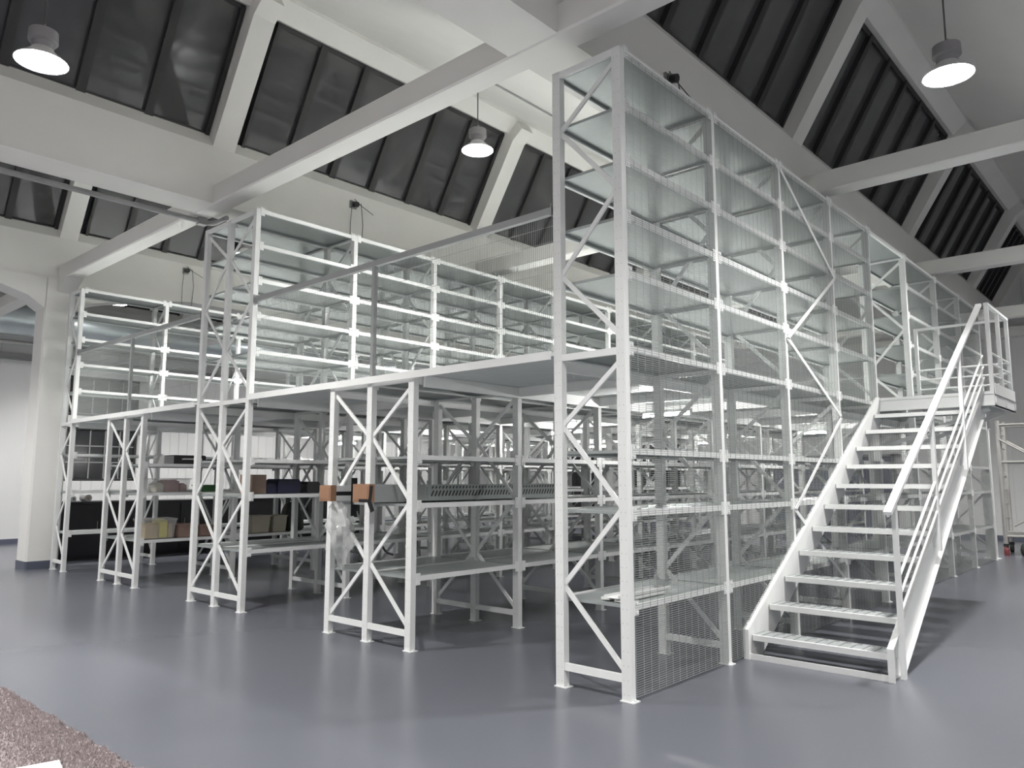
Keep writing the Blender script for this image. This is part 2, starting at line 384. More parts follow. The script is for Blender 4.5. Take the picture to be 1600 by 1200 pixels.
LAMPS = [(-4.05, -2.91, 5.2, 'lit pendant lamp in front of the upper left skylight'), (-3.6, 2.04, 5.9, 'lit pendant lamp hanging beside the tall rack, smallest of the three'),
         (1.77, 2.63, 5.2, 'lit pendant lamp above the staircase on a long cord')]
REST = 'unseen pendant high-bay lamp lighting the rest of the hall'
for (x, y) in [(-15.6, -2.9), (-15.6, 2.1), (-15.6, 7.2), (-15.6, 13), (-9.7, -7.9), (-9.7, -2.9), (-9.7, 2.1), (-9.7, 7.2), (-9.7, 13), (-4.05, -7.9), (-3.6, 7.2), (-3.6, 13),
               (1.9, -2.9), (1.9, -7.9), (1.9, 8.0), (1.9, 13.5), (7.8, -7.9), (7.8, -2.9), (7.8, 2.3), (7.8, 8.0)]:  # most lamps on this line are unseen, added to brighten the hall's right side
    LAMPS.append((x, y, 5.7, REST))
for (x, y, z, l) in LAMPS: lamp(x, y, z, l, max(0.4, ceil_gap(x, z)))

# ================================================================== SHELVING
YF = [0.0, 1.52, 3.05, 4.57, 6.05, 7.80, 9.60, 11.30, 13.0]
PW, PD = 0.080, 0.064
def post_mesh(h):
    def mk():
        t = 0.007; x = PW/2
        poly = [(-x, 0), (x, 0), (x, PD), (0.018, PD), (0.018, PD-t), (x-t, PD-t), (x-t, t), (-x+t, t), (-x+t, PD-t), (-0.018, PD-t), (-0.018, PD), (-x, PD)]
        m = MB().prism(poly, 'z', 0.006, h)
        m.box(-x, x, 0, PD, h-0.004, h)
        return m.mesh('upright_post', 'post')
    return cached(('post', h), mk)
def foot_mesh():
    return cached('foot', lambda: MB().box(-0.05, 0.068, -0.012, 0.078, 0, 0.007).tube([(0.056, 0.03, 0.007), (0.056, 0.03, 0.022)], 0.009, 6).mesh('foot_plate', 'white'))
def brace_mesh(dx, dz):
    def mk():
        L = math.hypot(dx, dz); t = 0.004
        # small C channel lying along local x
        w = 0.019; poly = [(-w, 0), (w, 0), (w, 0.018), (w-t, 0.018), (w-t, t), (-w+t, t), (-w+t, 0.018), (-w, 0.018)]   # (z, y)
        m = MB(); n = len(poly)
        m.v = [(-L/2, y, z) for z, y in poly]+[(L/2, y, z) for z, y in poly]
        m.f = [tuple(range(n)), tuple(range(n, 2*n))[::-1]]+[(k, (k+1) % n, n+(k+1) % n, n+k) for k in range(n)]
        return m.mesh('brace', 'white')
    return cached(('brace', round(dx, 3), round(dz, 3)), mk)
def cross_mesh(w, h=0.055):
    def mk():
        poly = [(0, 0), (0.03, 0), (0.03, 0.004), (0.004, 0.004), (0.004, h-0.004), (0.03, h-0.004), (0.03, h), (0, h)]
        return MB().prism(poly, 'x', -w/2, w/2).mesh('crossbar', 'white')
    return cached(('cross', round(w, 3), h), mk)
def shelf_mesh(w, L):
    def mk():
        m = MB(); t = 0.004; h = 0.024
        m.box(-w/2, w/2, 0, L, -t, 0).box(-w/2, -w/2+t, 0, L, -h, -t).box(w/2-t, w/2, 0, L, -h, -t).box(-w/2, w/2, 0, t, -h, -t).box(-w/2, w/2, L-t, L, -h, -t)
        return m.mesh('shelf', 'galv')
    return cached(('shelf', round(w, 3), round(L, 3)), mk)
def beam_mesh(L, side):
    """side +1: outer face towards +x"""
    def mk():
        s = side; m = MB(); H = 0.040
        poly = [(0, 0), (0, -H), (-0.030, -H), (-0.030, -0.014), (-0.014, -0.014), (-0.014, 0.006), (0, 0.006)]
        m.prism([(s*x, z) for x, z in poly], 'y', 0, L)
        for y in (0.0, L):   # hooked end plates with two bolts
            a, b = (y-0.006, y+0.05) if y == 0 else (y-0.05, y+0.006)
            xs = sorted((s*0.0, s*0.006)); m.box(xs[0], xs[1], a, b, -0.075, 0.035)
            for zz in (-0.052, 0.012):
                xs = sorted((s*0.006, s*0.012)); c = (a+b)/2; m.box(xs[0], xs[1], c-0.008, c+0.008, zz-0.008, zz+0.008)
        return m.mesh('shelf_beam', 'white')
    return cached(('beam', round(L, 3), side), mk)

ND_LOW = [0.20, 0.77, 1.38, 2.02, 2.50]
ND_UP = [2.70, 3.26, 3.88, 4.50, 4.95]
def rack(label, posts, h, levels, tall, walk=None):
    """posts: x centres left to right. In a pair the brace starts at the outer foot (right one for the last pair, left one for the first pair of three)"""
    root = thing('shelving_rack', label, 'rack', ((posts[0]+posts[-1])/2, 0, 0), group='rows of white steel shelving')
    ox = (posts[0]+posts[-1])/2; P = [p-ox for p in posts]
    for y in YF:
        for x in P:
            q = put('upright_post', post_mesh(h), root, (x, y, 0)); put('foot_plate', foot_mesh(), q)
        for z in [0.13, 2.545 if tall else 2.535] + ([h-0.058] if tall else []):
            for i in range(len(P)-1): put('crossbar', cross_mesh(P[i+1]-P[i]-PW), root, ((P[i]+P[i+1])/2, y+0.004, z))
        for i in range(len(P)-1):
            outer_right = (i == len(P)-2)
            for nodes in ([ND_LOW, ND_UP] if tall else [ND_LOW]):
                for k in range(len(nodes)-1):
                    xo, xi = (P[i+1]-PW/2+0.006, P[i]+PW/2-0.006) if outer_right else (P[i]+PW/2-0.006, P[i+1]-PW/2+0.006)
                    xa, xb = (xo, xi) if k % 2 == 0 else (xi, xo)
                    za, zb = nodes[k]+0.012, nodes[k+1]-0.012
                    ang = math.atan2(zb-za, xb-xa)
                    put('brace', brace_mesh(xb-xa, zb-za), root, ((xa+xb)/2, y+0.024, (za+zb)/2), (0, -ang, 0))
    for b in range(len(YF)-1):
        y0 = YF[b]+PD; L = YF[b+1]-y0
        for z in levels:
            if b == walk and 2.7 < z < 4.9: continue
            for i in range(len(P)-1):
                xl, xr = P[i], P[i+1]
                if i == 0: xl -= PW/2
                else: xl += 0.001
                if i == len(P)-2: xr += PW/2
                else: xr -= 0.001
                sh = put('shelf', shelf_mesh(xr-xl-0.062, L-0.006), root, ((xl+xr)/2, y0+0.003, z-0.004))
                put('shelf_beam', beam_mesh(L, +1), sh, ((xr-xl)/2, -0.003, 0.004)); put('shelf_beam', beam_mesh(L, -1), sh, (-(xr-xl)/2, -0.003, 0.004))
    return root
LOW = [0.675, 1.36, 1.82]; PLAT = 2.61; UP = [3.205, 3.66, 4.12, 4.575, 5.03]
rackR = rack('tall white shelving rack covered by wire mesh beside the staircase', [-0.65, -0.04], 5.04, LOW+[PLAT]+UP, True, 4)
rack('low white shelving rack with taped cardboard packages sticking out of its front', [-3.77, -3.12, -2.47], 2.60, LOW+[2.585], False)
rack('tall middle rack of three posts rising through the platform with empty shelves', [-6.88, -6.24, -5.58], 5.04, [0.73, 1.40, 1.835, PLAT]+UP, True)
rack('low white shelving rack holding plastic bins below the far platform', [-9.95, -9.29, -8.66], 2.60, [0.685, 1.385, 1.82, 2.585], False)
rack('tall narrow shelving rack farthest left, next to the concrete column', [-12.17, -11.64], 5.02, [0.665, 1.38, 2.03, PLAT]+[3.17, 3.64, 4.10, 4.57, 5.01], True)

# wire mesh on the outer side of the right-hand rack
def wire_grid(L, H, dy, dz, r):
    def mk():
        m = MB()
        def bar(p, q, ax):   # slim square wire
            x0 = -r if ax == 'v' else r*0.9
            m.box(x0-r, x0+r, p[0], q[0], p[1], q[1])
        y = 0.0
        while y <= L+1e-6: bar((y-r, 0), (y+r, H), 'v'); y += L/max(1, round(L/dy))
        z = 0.0
        while z <= H+1e-6: bar((0, z-r), (L, z+r), 'h'); z += H/max(1, round(H/dz))
        return m.mesh('wire_mesh', 'wire', fix=False)
    return cached(('grid', round(L, 3), round(H, 3), dy, dz, r), mk)
for b in range(len(YF)-1):
    y0 = YF[b]+PD+0.004; L = YF[b+1]-0.004-y0
    for (z0, z1) in ([(0.03, 2.56)] if b == 4 else [(0.03, 5.0)]):
        g = put('wire_mesh', wire_grid(L, z1-z0, 0.10, 0.0165, 0.00125), rackR, (0.345+0.006, y0, z0), kind='stuff', label='fine galvanised wire mesh panel')
zn = [(YF[3]+0.03, 0.35), (YF[2]+0.03, 1.28), (YF[3]+0.03, 2.33), (YF[2]+0.03, 3.08), (YF[3]+0.03, 4.03), (YF[2]+0.03, 4.95)]      # zigzag bracing on the outer side, third bay
for (a, b) in zip(zn[:-1], zn[1:]):
    put('side_brace', MB().bar((0.345+0.020, a[0], a[1]), (0.345+0.020, b[0], b[1]), 0.008, 0.040, up=(0, 1, 0)).mesh('side_brace', 'white'), rackR)
# ------------------------------------------------------------------ platform decks
def deck(label, strips, x0, x1, rows):
    root = thing('platform_deck', label, 'platform', ((x0+x1)/2, 0, 0), group='platform decks between the tall racks'); ox = (x0+x1)/2
    for b in range(len(YF)-1):
        ya, yb = YF[b], YF[b+1]
        if b == len(YF)-2: yb += PD
        for (a, c) in strips:
            put('deck_panel', MB().box(a-ox+0.003, c-ox-0.003, ya+0.03, yb+0.024, 2.604, 2.632).mesh('deck_panel', 'deck'), root)
            if (a, c) in rows: continue
            put('cross_joist', MB().box(a-ox+0.02, c-ox-0.02, yb-0.05, yb-0.01, 2.50, 2.60).box(a-ox+0.02, c-ox-0.02, yb-0.07, yb+0.01, 2.59, 2.601).mesh('cross_joist', 'white'), root)
    for (a, c) in strips:
        if (a, c) in rows: continue
        for x in (a+0.02, c-0.02):
            put('side_joist', MB().box(x-ox-0.014, x-ox+0.014, 0.1, YF[-1], 2.485, 2.600).mesh('side_joist', 'white'), root)
    for y, n in ((-0.036, 1), (YF[-1]+PD+0.006, 1)):
        put('edge_beam', MB().prism([(y, 2.565), (y+0.02, 2.565), (y+0.02, 2.618), (y+0.03, 2.618), (y+0.03, 2.636), (y, 2.636)], 'x', x0-ox, x1-ox).mesh('edge_beam', 'white'), root)
deck('grey steel platform deck between the mesh covered rack and the middle rack', [(-2.412, -0.712), (-3.828, -2.412), (-5.518, -3.828)], -5.522, -0.708, [(-3.828, -2.412)])
deck('grey steel platform deck between the middle rack and the column', [(-8.60, -6.942), (-10.01, -8.60), (-11.578, -10.01)], -11.582, -6.938, [(-10.01, -8.60)])

# guard rails on the platform edges
def guard(label, x0, x1, y, z=3.87):
    root = thing('guard_rail', label, 'railing', ((x0+x1)/2, y, 2.64), group='guard rails of the platform'); w = (x1-x0)/2; H = z-2.64
    put('top_rail', MB().box(-w, w, -0.025, 0.025, H-0.06, H).box(-w, -w+0.01, -0.035, 0.035, H-0.08, H+0.03).box(w-0.01, w, -0.035, 0.035, H-0.08, H+0.03).mesh('top_rail', 'rail'), root)
    put('rail_post', MB().box(-0.022, 0.022, -0.022, 0.022, 0, H-0.045).box(-0.05, 0.05, -0.03, 0.03, -0.004, 0.004).mesh('rail_post', 'rail'), root)
    n = max(2, round(2*w/0.022)); m = MB()
    for i in range(n+1):
        x = -w+0.01+(2*w-0.02)*i/n; m.box(x-0.0012, x+0.0012, 0.028, 0.0304, 0.0, H)
    k = round(H/0.13)
    for j in range(k+1):
        z_ = 0.01+(H-0.02)*j/k; m.box(-w, w, 0.0304, 0.033, z_-0.0015, z_+0.0015)
    put('wire_mesh', m.mesh('wire_mesh', 'wire', fix=False), root, kind='stuff', label='fine upright wire mesh')
guard('guard rail with fine mesh on the platform front, left of the mesh covered rack', -5.525, -0.705, 0.03)
guard('guard rail with fine mesh on the platform front, beside the column', -11.585, -6.935, 0.03)
guard('guard rail at the rear edge of the nearer platform', -5.525, -0.705, YF[-1]+0.03)
guard('guard rail at the rear edge of the farther platform', -11.585, -6.935, YF[-1]+0.03)

# slim light battens under the decks, across the aisles
def batten(x, y, label):
    t = thing('light_batten', label, 'lamp', (x, y, 2.50), group='light battens below the platform')
    put('batten_body', cached('bb', lambda: MB().box(-0.33, 0.33, -0.022, 0.022, -0.105, -0.075).box(-0.33, -0.32, -0.022, 0.022, -0.16, -0.075).box(0.32, 0.33, -0.022, 0.022, -0.16, -0.075).box(-0.2, -0.19, -0.005, 0.005, -0.075, 0.1035).box(0.19, 0.2, -0.005, 0.005, -0.075, 0.1035).mesh('batten_body', 'white')), t)
    put('light_tube', cached('bt', lambda: MB().tube([(-0.318, 0, -0.135), (0.318, 0, -0.135)], 0.012, 10).mesh('light_tube', 'batten_on', True)), t)
for (x, where) in ((-1.60, 'beside the mesh covered rack'), (-4.68, 'between the front low rack and the middle rack'), (-7.78, 'between the middle rack and the bin rack'), (-10.80, 'beside the leftmost rack')):
    for (y, nth) in (((3.30, 'front'), (8.20, 'rear')) if x > -2 else ((5.30, 'front'), (10.4, 'rear'))):
        batten(x, y, '%s light batten under the deck, %s' % (nth, where))

# ================================================================== STAIRCASE
st = thing('staircase', 'white steel open-tread staircase climbing along the mesh covered rack', 'staircase', (0.62, 1.84, 0)); SX, SY = 0.62, 1.84
def sp(x, y, z): return (x-SX, y-SY, z)
SLP = 0.5812
def stop(y): return 0.252+(y-1.838)*SLP
for x, s in ((0.035, 1), (1.205, -1)):
    t = 0.012
    pl = [(1.838, 0), (1.838, stop(1.838)), (6.012, stop(6.012)), (6.012, 2.36), (5.92, 2.31), (2.10, 0.0)]
    m = MB().prism([(y-SY, z) for y, z in pl], 'x', x-SX-t/2, x-SX+t/2)
    # flange along the top edge
    m.bar(sp(x-s*0.02, 1.838, stop(1.838)), sp(x-s*0.02, 6.008, stop(6.008)), 0.05, 0.012)
    m.bar(sp(x-s*0.02, 1.842, 0.0), sp(x-s*0.02, 1.842, stop(1.838)), 0.05, 0.012, up=(0, 1, 0))
    m.bar(sp(x-s*0.02, 2.10, 0.0), sp(x-s*0.02, 5.92, 2.31), 0.05, 0.010)
    put('stringer', m.mesh('stringer', 'white'), st)
def tread_mesh():
    m = MB(); w = 1.145; d = 0.27
    m.box(0, w, d-0.012, d, -0.045, 0).box(0, 0.006, 0, d, -0.045, 0).box(w-0.006, w, 0, d, -0.045, 0)
    m.box(0.006, w-0.006, 0.03, d-0.012, -0.016, -0.010)
    n = 12; p = w/n
    for i in range(n): m.box(i*p+0.016, i*p+p-0.030, 0.03, d-0.012, -0.010, 0.0)
    return m.mesh('tread', 'tread')
for k in range(11):
    td = put('tread', cached('tread', tread_mesh), st, sp(0.048, 1.895+0.3835*k, 0.205+0.2225*k))
    put('nosing', cached('nosing', lambda: MB().prism([(0, -0.047), (0.006, -0.047), (0.006, -0.006), (0.03, -0.006), (0.03, 0.001), (0, 0.001)], 'x', 0, 1.145).mesh('nosing', 'white')), td)
put('base_bar', MB().box(0.04-SX, 1.20-SX, 0.012, 0.062, 0, 0.012).box(0.04-SX, 1.20-SX, 0.012, 0.024, 0.012, 0.05).mesh('base_bar', 'white'), st)
HX = 1.262
def hz(y): return stop(y)+1.055
put('handrail', MB().bar(sp(HX-0.004, 1.86, hz(1.86)), sp(HX-0.004, 6.06, hz(6.06)), 0.062, 0.03).bar(sp(HX-0.004, 1.866, hz(1.866)-0.02), sp(HX-0.004, 2.02, hz(2.02)-0.03), 0.02, 0.03).mesh('handrail', 'white'), st)
for (y, z0) in ((2.03, 0.0), (3.40, stop(3.40)-0.24), (4.74, stop(4.74)-0.24)):
    put('rail_post', MB().box(HX-SX-0.018, HX-SX+0.018, y-SY-0.028, y-SY+0.028, z0, hz(y)-0.012).box(1.213-SX, HX-SX, y-SY-0.03, y-SY+0.03, max(z0+0.02, stop(y)-0.20), stop(y)-0.06).mesh('rail_post', 'white'), st)
for d in (0.42, 0.28, 0.145):
    for (ya, yb) in ((2.06, 3.37), (3.43, 4.71), (4.77, 6.03)):
        put('mid_rail', MB().tube([sp(HX, ya, stop(ya)+d), sp(HX, yb, stop(yb)+d)], 0.0125, 8).mesh('mid_rail', 'white', True), st)
ld = thing('stair_landing', 'white steel landing with guard rail at the top of the staircase', 'landing', (0.69, 6.7, 2.66))
LX, LY = 0.69, 6.7
put('landing_deck', MB().box(0.02-LX, 1.36-LX, 6.05-LY, 7.42-LY, -0.035, 0).mesh('landing_deck', 'galv'), ld)
put('fascia', MB().box(0.04-LX, 1.36-LX, 6.03-LY, 6.05-LY, -0.17, 0.008).box(0.04-LX, 1.36-LX, 6.018-LY, 6.03-LY, -0.03, 0.008).box(0.04-LX, 1.36-LX, 6.018-LY, 6.03-LY, -0.17, -0.145).mesh('fascia', 'white'), ld)
put('side_beam', MB().box(1.34-LX, 1.36-LX, 6.05-LY, 7.42-LY, -0.17, 0).box(1.30-LX, 1.36-LX, 6.05-LY, 7.42-LY, -0.17, -0.16).mesh('side_beam', 'white'), ld)
put('rear_beam', MB().box(0.02-LX, 1.36-LX, 7.40-LY, 7.42-LY, -0.17, 0).mesh('rear_beam', 'white'), ld)
put('kick_plate', MB().box(1.361-LX, 1.367-LX, 6.06-LY, 7.41-LY, -0.03, 0.11).box(0.2-LX, 1.35-LX, 7.392-LY, 7.40-LY, 0.0, 0.12).mesh('kick_plate', 'white'), ld)
RH = 1.12
for (x, y) in ((1.33, 6.10), (1.33, 6.75), (1.33, 7.37), (0.20, 7.37)):
    put('guard_post', MB().box(x-LX-0.022, x-LX+0.022, y-LY-0.022, y-LY+0.022, -0.14, RH-0.03).box(x-LX-0.04, x-LX+0.04, y-LY-0.03, y-LY+0.03, -0.14, -0.06).mesh('guard_post', 'white'), ld)
put('top_rail', MB().box(1.305-LX, 1.355-LX, 6.07-LY, 7.395-LY, RH-0.03, RH).mesh('top_rail', 'white'), ld)
put('top_rail', MB().box(0.178-LX, 1.305-LX, 7.345-LY, 7.395-LY, RH-0.03, RH).mesh('top_rail', 'white'), ld)
for d in (0.22, 0.36, 0.50):
    put('mid_rail', MB().tube([(1.33-LX, 6.10-LY, d), (1.33-LX, 7.37-LY, d)], 0.0125, 8).mesh('mid_rail', 'white', True), ld)
    put('mid_rail', MB().tube([(0.20-LX, 7.37-LY, d), (1.33-LX, 7.37-LY, d)], 0.0125, 8).mesh('mid_rail', 'white', True), ld)
put('support_bracket', MB().bar((0.03-LX, 7.2-LY, -0.62), (1.25-LX, 7.2-LY, -0.19), 0.05, 0.05).bar((0.03-LX, 6.3-LY, -0.62), (1.25-LX, 6.3-LY, -0.19), 0.05, 0.05).mesh('support_bracket', 'white'), ld)

# ================================================================== GOODS ON THE SHELVES
def bin_box(name, label, cat, loc, w, d, h, wall, fill=None, fill_h=0.6, lid=None, group=None, rim='same', extra=None):
    """open tapered tote: w along x, d along y"""
    t = thing(name, label, cat, loc, group=group); tp = 0.88; th = 0.006
    m = MB()
    def ring(f, z, inset): return [(-w/2*f+inset, -d/2*f+inset, z), (w/2*f-inset, -d/2*f+inset, z), (w/2*f-inset, d/2*f-inset, z), (-w/2*f+inset, d/2*f-inset, z)]
    m.v = ring(tp, 0, 0)+ring(1, h, 0)+ring(1, h, th)+ring(tp, th, th)
    m.f = [(0, 3, 2, 1), (12, 13, 14, 15)]+[(k, (k+1) % 4, 4+(k+1) % 4, 4+k) for k in range(4)]+[(4+k, 4+(k+1) % 4, 8+(k+1) % 4, 8+k) for k in range(4)]+[(8+k, 8+(k+1) % 4, 12+(k+1) % 4, 12+k) for k in range(4)]
    put('tub', m.mesh('tub', wall), t)
    r = MB()
    for (x0, x1, y0, y1) in ((-w/2-0.012, w/2+0.012, -d/2-0.012, -d/2), (-w/2-0.012, w/2+0.012, d/2, d/2+0.012), (-w/2-0.012, -w/2, -d/2, d/2), (w/2, w/2+0.012, -d/2, d/2)): r.box(x0, x1, y0, y1, h-0.02, h)
    put('rim', r.mesh('rim', wall), t)
    if fill:
        for k, (mt, y0, y1, hh) in enumerate(fill):
            f = MB().box(-w/2*tp+0.012, w/2*tp-0.012, d*tp*y0+0.01, d*tp*y1-0.01, 0.008, h*hh)
            f.box(-w/2*tp+0.05, w/2*tp-0.05, d*tp*y0+0.03, d*tp*y1-0.03, h*hh, h*hh+0.02)
            put('contents', f.mesh('contents', mt), t)
    if lid: put('lid', MB().box(-w/2-0.014, w/2+0.014, -d/2-0.014, d/2+0.014, h, h+0.012).box(-w/2+0.03, w/2-0.03, -d/2+0.03, d/2-0.03, h+0.012, h+0.02).mesh('lid', lid), t)
    return t
GB = 'goods on the low shelves'
# low rack with bins (x about -9.29..-8.66)
cz = 1.828
c = thing('flat_case', 'flat black case with white handle on the upper low shelf', 'case', (-8.845, 0.72, cz), group=GB)
put('case_body', MB().box(-0.2, 0.2, -0.21, 0.30, 0, 0.125).box(-0.19, 0.19, -0.2, 0.29, 0.125, 0.135).mesh('case_body', 'black'), c)
put('case_end', MB().box(-0.19, 0.195, -0.36, -0.212, 0, 0.12).mesh('case_end', 'conduit'), c)
put('handle', MB().tube([(0.2, -0.08, 0.07), (0.225, -0.07, 0.075), (0.225, 0.12, 0.075), (0.2, 0.13, 0.07)], 0.011, 8).mesh('handle', 'paper', True), c)
tag(put('cable_bag', MB().prism([(-0.15, 0), (0.15, 0), (0.15, 0.05), (0.1, 0.075), (-0.12, 0.07), (-0.15, 0.04)], 'y', -0.2, 0.2).mesh('cable_bag', 'black'), None, ), 'low black bag behind the middle rack posts, right of the flat case', 'bag', GB).location = (-8.80, 1.28, cz)
bin_box('storage_bin', 'clear plastic bin with dark red contents on the middle shelf', 'bin', (-8.93, 0.56, 1.39), 0.36, 0.58, 0.215, 'clear', [('cream', -0.48, -0.24, 0.6), ('red', -0.22, 0.24, 0.8), ('red', 0.25, 0.48, 0.55)], lid=None, group=GB)
bin_box('storage_bin', 'dark green plastic tray on the middle shelf behind the posts', 'bin', (-8.95, 1.19, 1.39), 0.3, 0.30, 0.11, 'green', None, group=GB)
bin_box('storage_bin', 'clear bin of yellow and tan goods on the bottom shelf', 'bin', (-8.93, 0.40, 0.69), 0.36, 0.50, 0.29, 'clear', [('tan', -0.49, -0.02, 0.72), ('yellow', 0.0, 0.30, 0.93), ('tan', 0.31, 0.49, 0.7)], lid='clear', group=GB)
bin_box('storage_bin', 'pinkish tray beside the yellow bin on the bottom shelf', 'bin', (-8.92, 0.83, 0.69), 0.34, 0.28, 0.20, 'pink', [('kraft', -0.45, 0.45, 0.8)], group=GB)
bin_box('storage_bin', 'small reddish tray half hidden by a post on the bottom shelf', 'bin', (-8.92, 1.17, 0.69), 0.34, 0.26, 0.17, 'pink', [('pink', -0.45, 0.45, 0.8)], group=GB)
bin_box('storage_bin', 'cream plastic bin on the bottom shelf, left of its twin', 'bin', (-8.92, 2.10, 0.69), 0.34, 0.34, 0.29, 'cream', [('kraft', -0.45, 0.45, 0.6)], group=GB)
bin_box('storage_bin', 'cream plastic bin on the bottom shelf, next to the dark green bag', 'bin', (-8.92, 2.46, 0.69), 0.34, 0.26, 0.28, 'cream', [('kraft', -0.45, 0.45, 0.6)], group=GB)
def sack(name, label, loc, w, d, h, mt):
    t = thing(name, label, 'bag', loc, group=GB); m = MB(); n = 20; prof = [(0.80, 0), (1.0, 0.08), (1.02, 0.45), (0.92, 0.75), (0.66, 0.95), (0.25, 1.0)]
    rr = random.Random(3)
    for (f, z) in prof:
        for k in range(n):
            a = 2*math.pi*k/n; j = 1+0.06*math.sin(3*a+z*5)+rr.uniform(-0.02, 0.02)
            ca, sa = math.cos(a), math.sin(a); q = 1/max(abs(ca), abs(sa))**0.6
            m.v.append((w/2*f*j*ca*q*0.85, d/2*f*j*sa*q*0.85, h*z))
    for i in range(len(prof)-1):
        for k in range(n): m.f.append((i*n+k, i*n+(k+1) % n, (i+1)*n+(k+1) % n, (i+1)*n+k))
    m.f.append(tuple(range(n))[::-1]); m.f.append(tuple((len(prof)-1)*n+k for k in range(n)))
    put('bag_body', m.mesh('bag_body', mt, True), t)
    put('strap', MB().tube([(0, -d*0.2, h*0.96), (0, -d*0.15, h*1.06), (0, d*0.15, h*1.06), (0, d*0.2, h*0.96)], 0.012, 6).mesh('strap', mt, True), t)
sack('cloth_bag', 'bulky dark green bag on the bottom shelf beside the cream bins', (-8.95, 2.82, 0.69), 0.4, 0.42, 0.5, 'dgreen')
# middle rack, right half, first bay
def carton(name, label, loc, w, d, h, mt, flaps=True, tape=None):
    t = thing(name, label, 'box', loc, group=GB)
    put('carton_body', MB().box(-w/2, w/2, -d/2, d/2, 0, h).mesh('carton_body', mt), t)
    if flaps:
        put('flap', MB().bar((-w/2, -d*0.49, h), (-w/2-0.05, -d*0.49, h+0.06), 0.004, 0.004).box(-w/2, w/2, -d/2, -0.004, h, h+0.004).mesh('flap', mt), t)
        put('flap', MB().box(-w/2, w/2, 0.004, d/2, h, h+0.004).mesh('flap', mt), t)
    if tape: put('tape', MB().box(-w/2-0.001, w/2+0.001, -0.025, 0.025, h+0.004, h+0.005).mesh('tape', tape), t)
    return t
carton('cardboard_box', 'brown cardboard box on the middle rack beside navy bags', (-5.82, 0.26, 1.41), 0.30, 0.20, 0.235, 'kraft', True, 'cream')
def soft_box(name, label, loc, w, d, h, mt):
    t = thing(name, label, 'bag', loc, group=GB)
    pl = [(-d/2, 0.01), (-d/2+0.02, 0), (d/2-0.02, 0), (d/2, 0.01), (d/2, h-0.03), (d/2-0.03, h), (-d/2+0.03, h), (-d/2, h-0.03)]
    put('bag_body', MB().prism(pl, 'x', -w/2, w/2).mesh('bag_body', mt), t)
    put('zip', MB().box(w/2, w/2+0.004, -d/2+0.03, d/2-0.03, h*0.75, h*0.75+0.01).mesh('zip', 'black'), t)
soft_box('tool_bag', 'low navy bag between the brown box and the taller bag', (-5.83, 0.44, 1.41), 0.3, 0.15, 0.13, 'navy')
soft_box('tool_bag', 'large navy tool bag on the middle rack shelf', (-5.82, 0.69, 1.41), 0.32, 0.32, 0.185, 'navy')
soft_box('tool_bag', 'small black bag beside the second frame of the middle rack', (-5.82, 1.06, 1.41), 0.3, 0.2, 0.15, 'black')
# small things farther in
carton('carton', 'small white carton far inside on the third bay of the middle rack', (-5.85, 3.5, 1.41), 0.25, 0.32, 0.16, 'paper', False)
tag(put('red_pouch', MB().prism([(-0.06, 0), (0.06, 0), (0.07, 0.05), (0.03, 0.09), (-0.04, 0.08), (-0.07, 0.04)], 'y', -0.09, 0.09).mesh('red_pouch', mat('bright_red', (0.45, 0.03, 0.06), 0.5)), None), 'small bright red pouch beside the white carton', 'pouch', GB).location = (-5.82, 3.86, 1.41)

# packages of perforated profiles on the low rack in front
def package(label, x0, x1, y0, y1, z, h, plain):
    t = thing('profile_package', label, 'package', ((x0+x1)/2, y0, z), group='packages of perforated profiles'); w = (x1-x0)/2; L = y1-y0
    tt = 0.004
    put('profile', MB().prism([(-w, 0), (w, 0), (w, h), (w*0.35, h), (w*0.35, h-tt), (w-tt, h-tt), (w-tt, tt), (-w+tt, tt), (-w+tt, h-tt), (-w*0.35, h-tt), (-w*0.35, h), (-w, h)], 'y', 0.04, L).mesh('profile', 'galv'), t)
    m = MB(); y = plain+0.1; s = 0.0
    while y < L-0.05:
        m.bar((w+0.0008, y-0.012, h*0.28), (w+0.0008, y+0.018, h*0.62), 0.003, 0.016, up=(0, 1, 0))
        m.bar((w+0.0008, y-0.005, h*0.76), (w+0.0008, y+0.012, h*0.90), 0.003, 0.014, up=(0, 1, 0))
        y += 0.05
    for k in range(5): m.box(w, w+0.0015, plain+0.02, plain+0.03, h*(0.18+0.15*k), h*(0.18+0.15*k)+0.008)
    put('slot_pattern', m.mesh('slot_pattern', 'mullion'), t, kind='stuff', label='rows of slanted slots')
    put('wrap', MB().box(-w-0.004, w+0.004, 0.05, plain, -0.001, h+0.004).mesh('wrap', 'rail' if plain > 0.6 else 'lamp_shade'), t)
    cap = put('end_cap', MB().box(-w-0.008, w+0.008, -0.01, 0.06, -0.002, h+0.01).box(-w*0.9, w*0.9, -0.014, -0.01, h*0.1, h*0.9).mesh('end_cap', 'card'), t)
    return t, w
pA, wA = package('wrapped profile package with brown end and black tape cross, left one', -3.64, -3.46, -0.20, 2.7, 1.372, 0.15, 0.45)
pB, wB = package('profile package with brown cardboard end, right one, slotted side visible', -3.07, -2.83, -0.20, 2.7, 1.372, 0.165, 0.72)
put('tape_strip', MB().box(wA+0.004, wA+0.007, 0.06, 0.40, 0.055, 0.095).mesh('tape_strip', 'tape'), pA, label='black tape strip')
put('tape_strip', MB().box(wA+0.007, wA+0.010, 0.245, 0.32, -0.16, 0.235).mesh('tape_strip', 'tape'), pA, label='black hanging tape strip')
put('tape_strip', MB().bar((wB+0.010, 0.02, 0.16), (wB+0.010, 0.0, 0.0), 0.006, 0.035, up=(0, 1, 0)).bar((wB+0.010, -0.01, 0.02), (wB+0.012, 0.035, -0.09), 0.006, 0.045, up=(0, 1, 0)).mesh('tape_strip', 'tape'), pB, label='black torn tape strip')
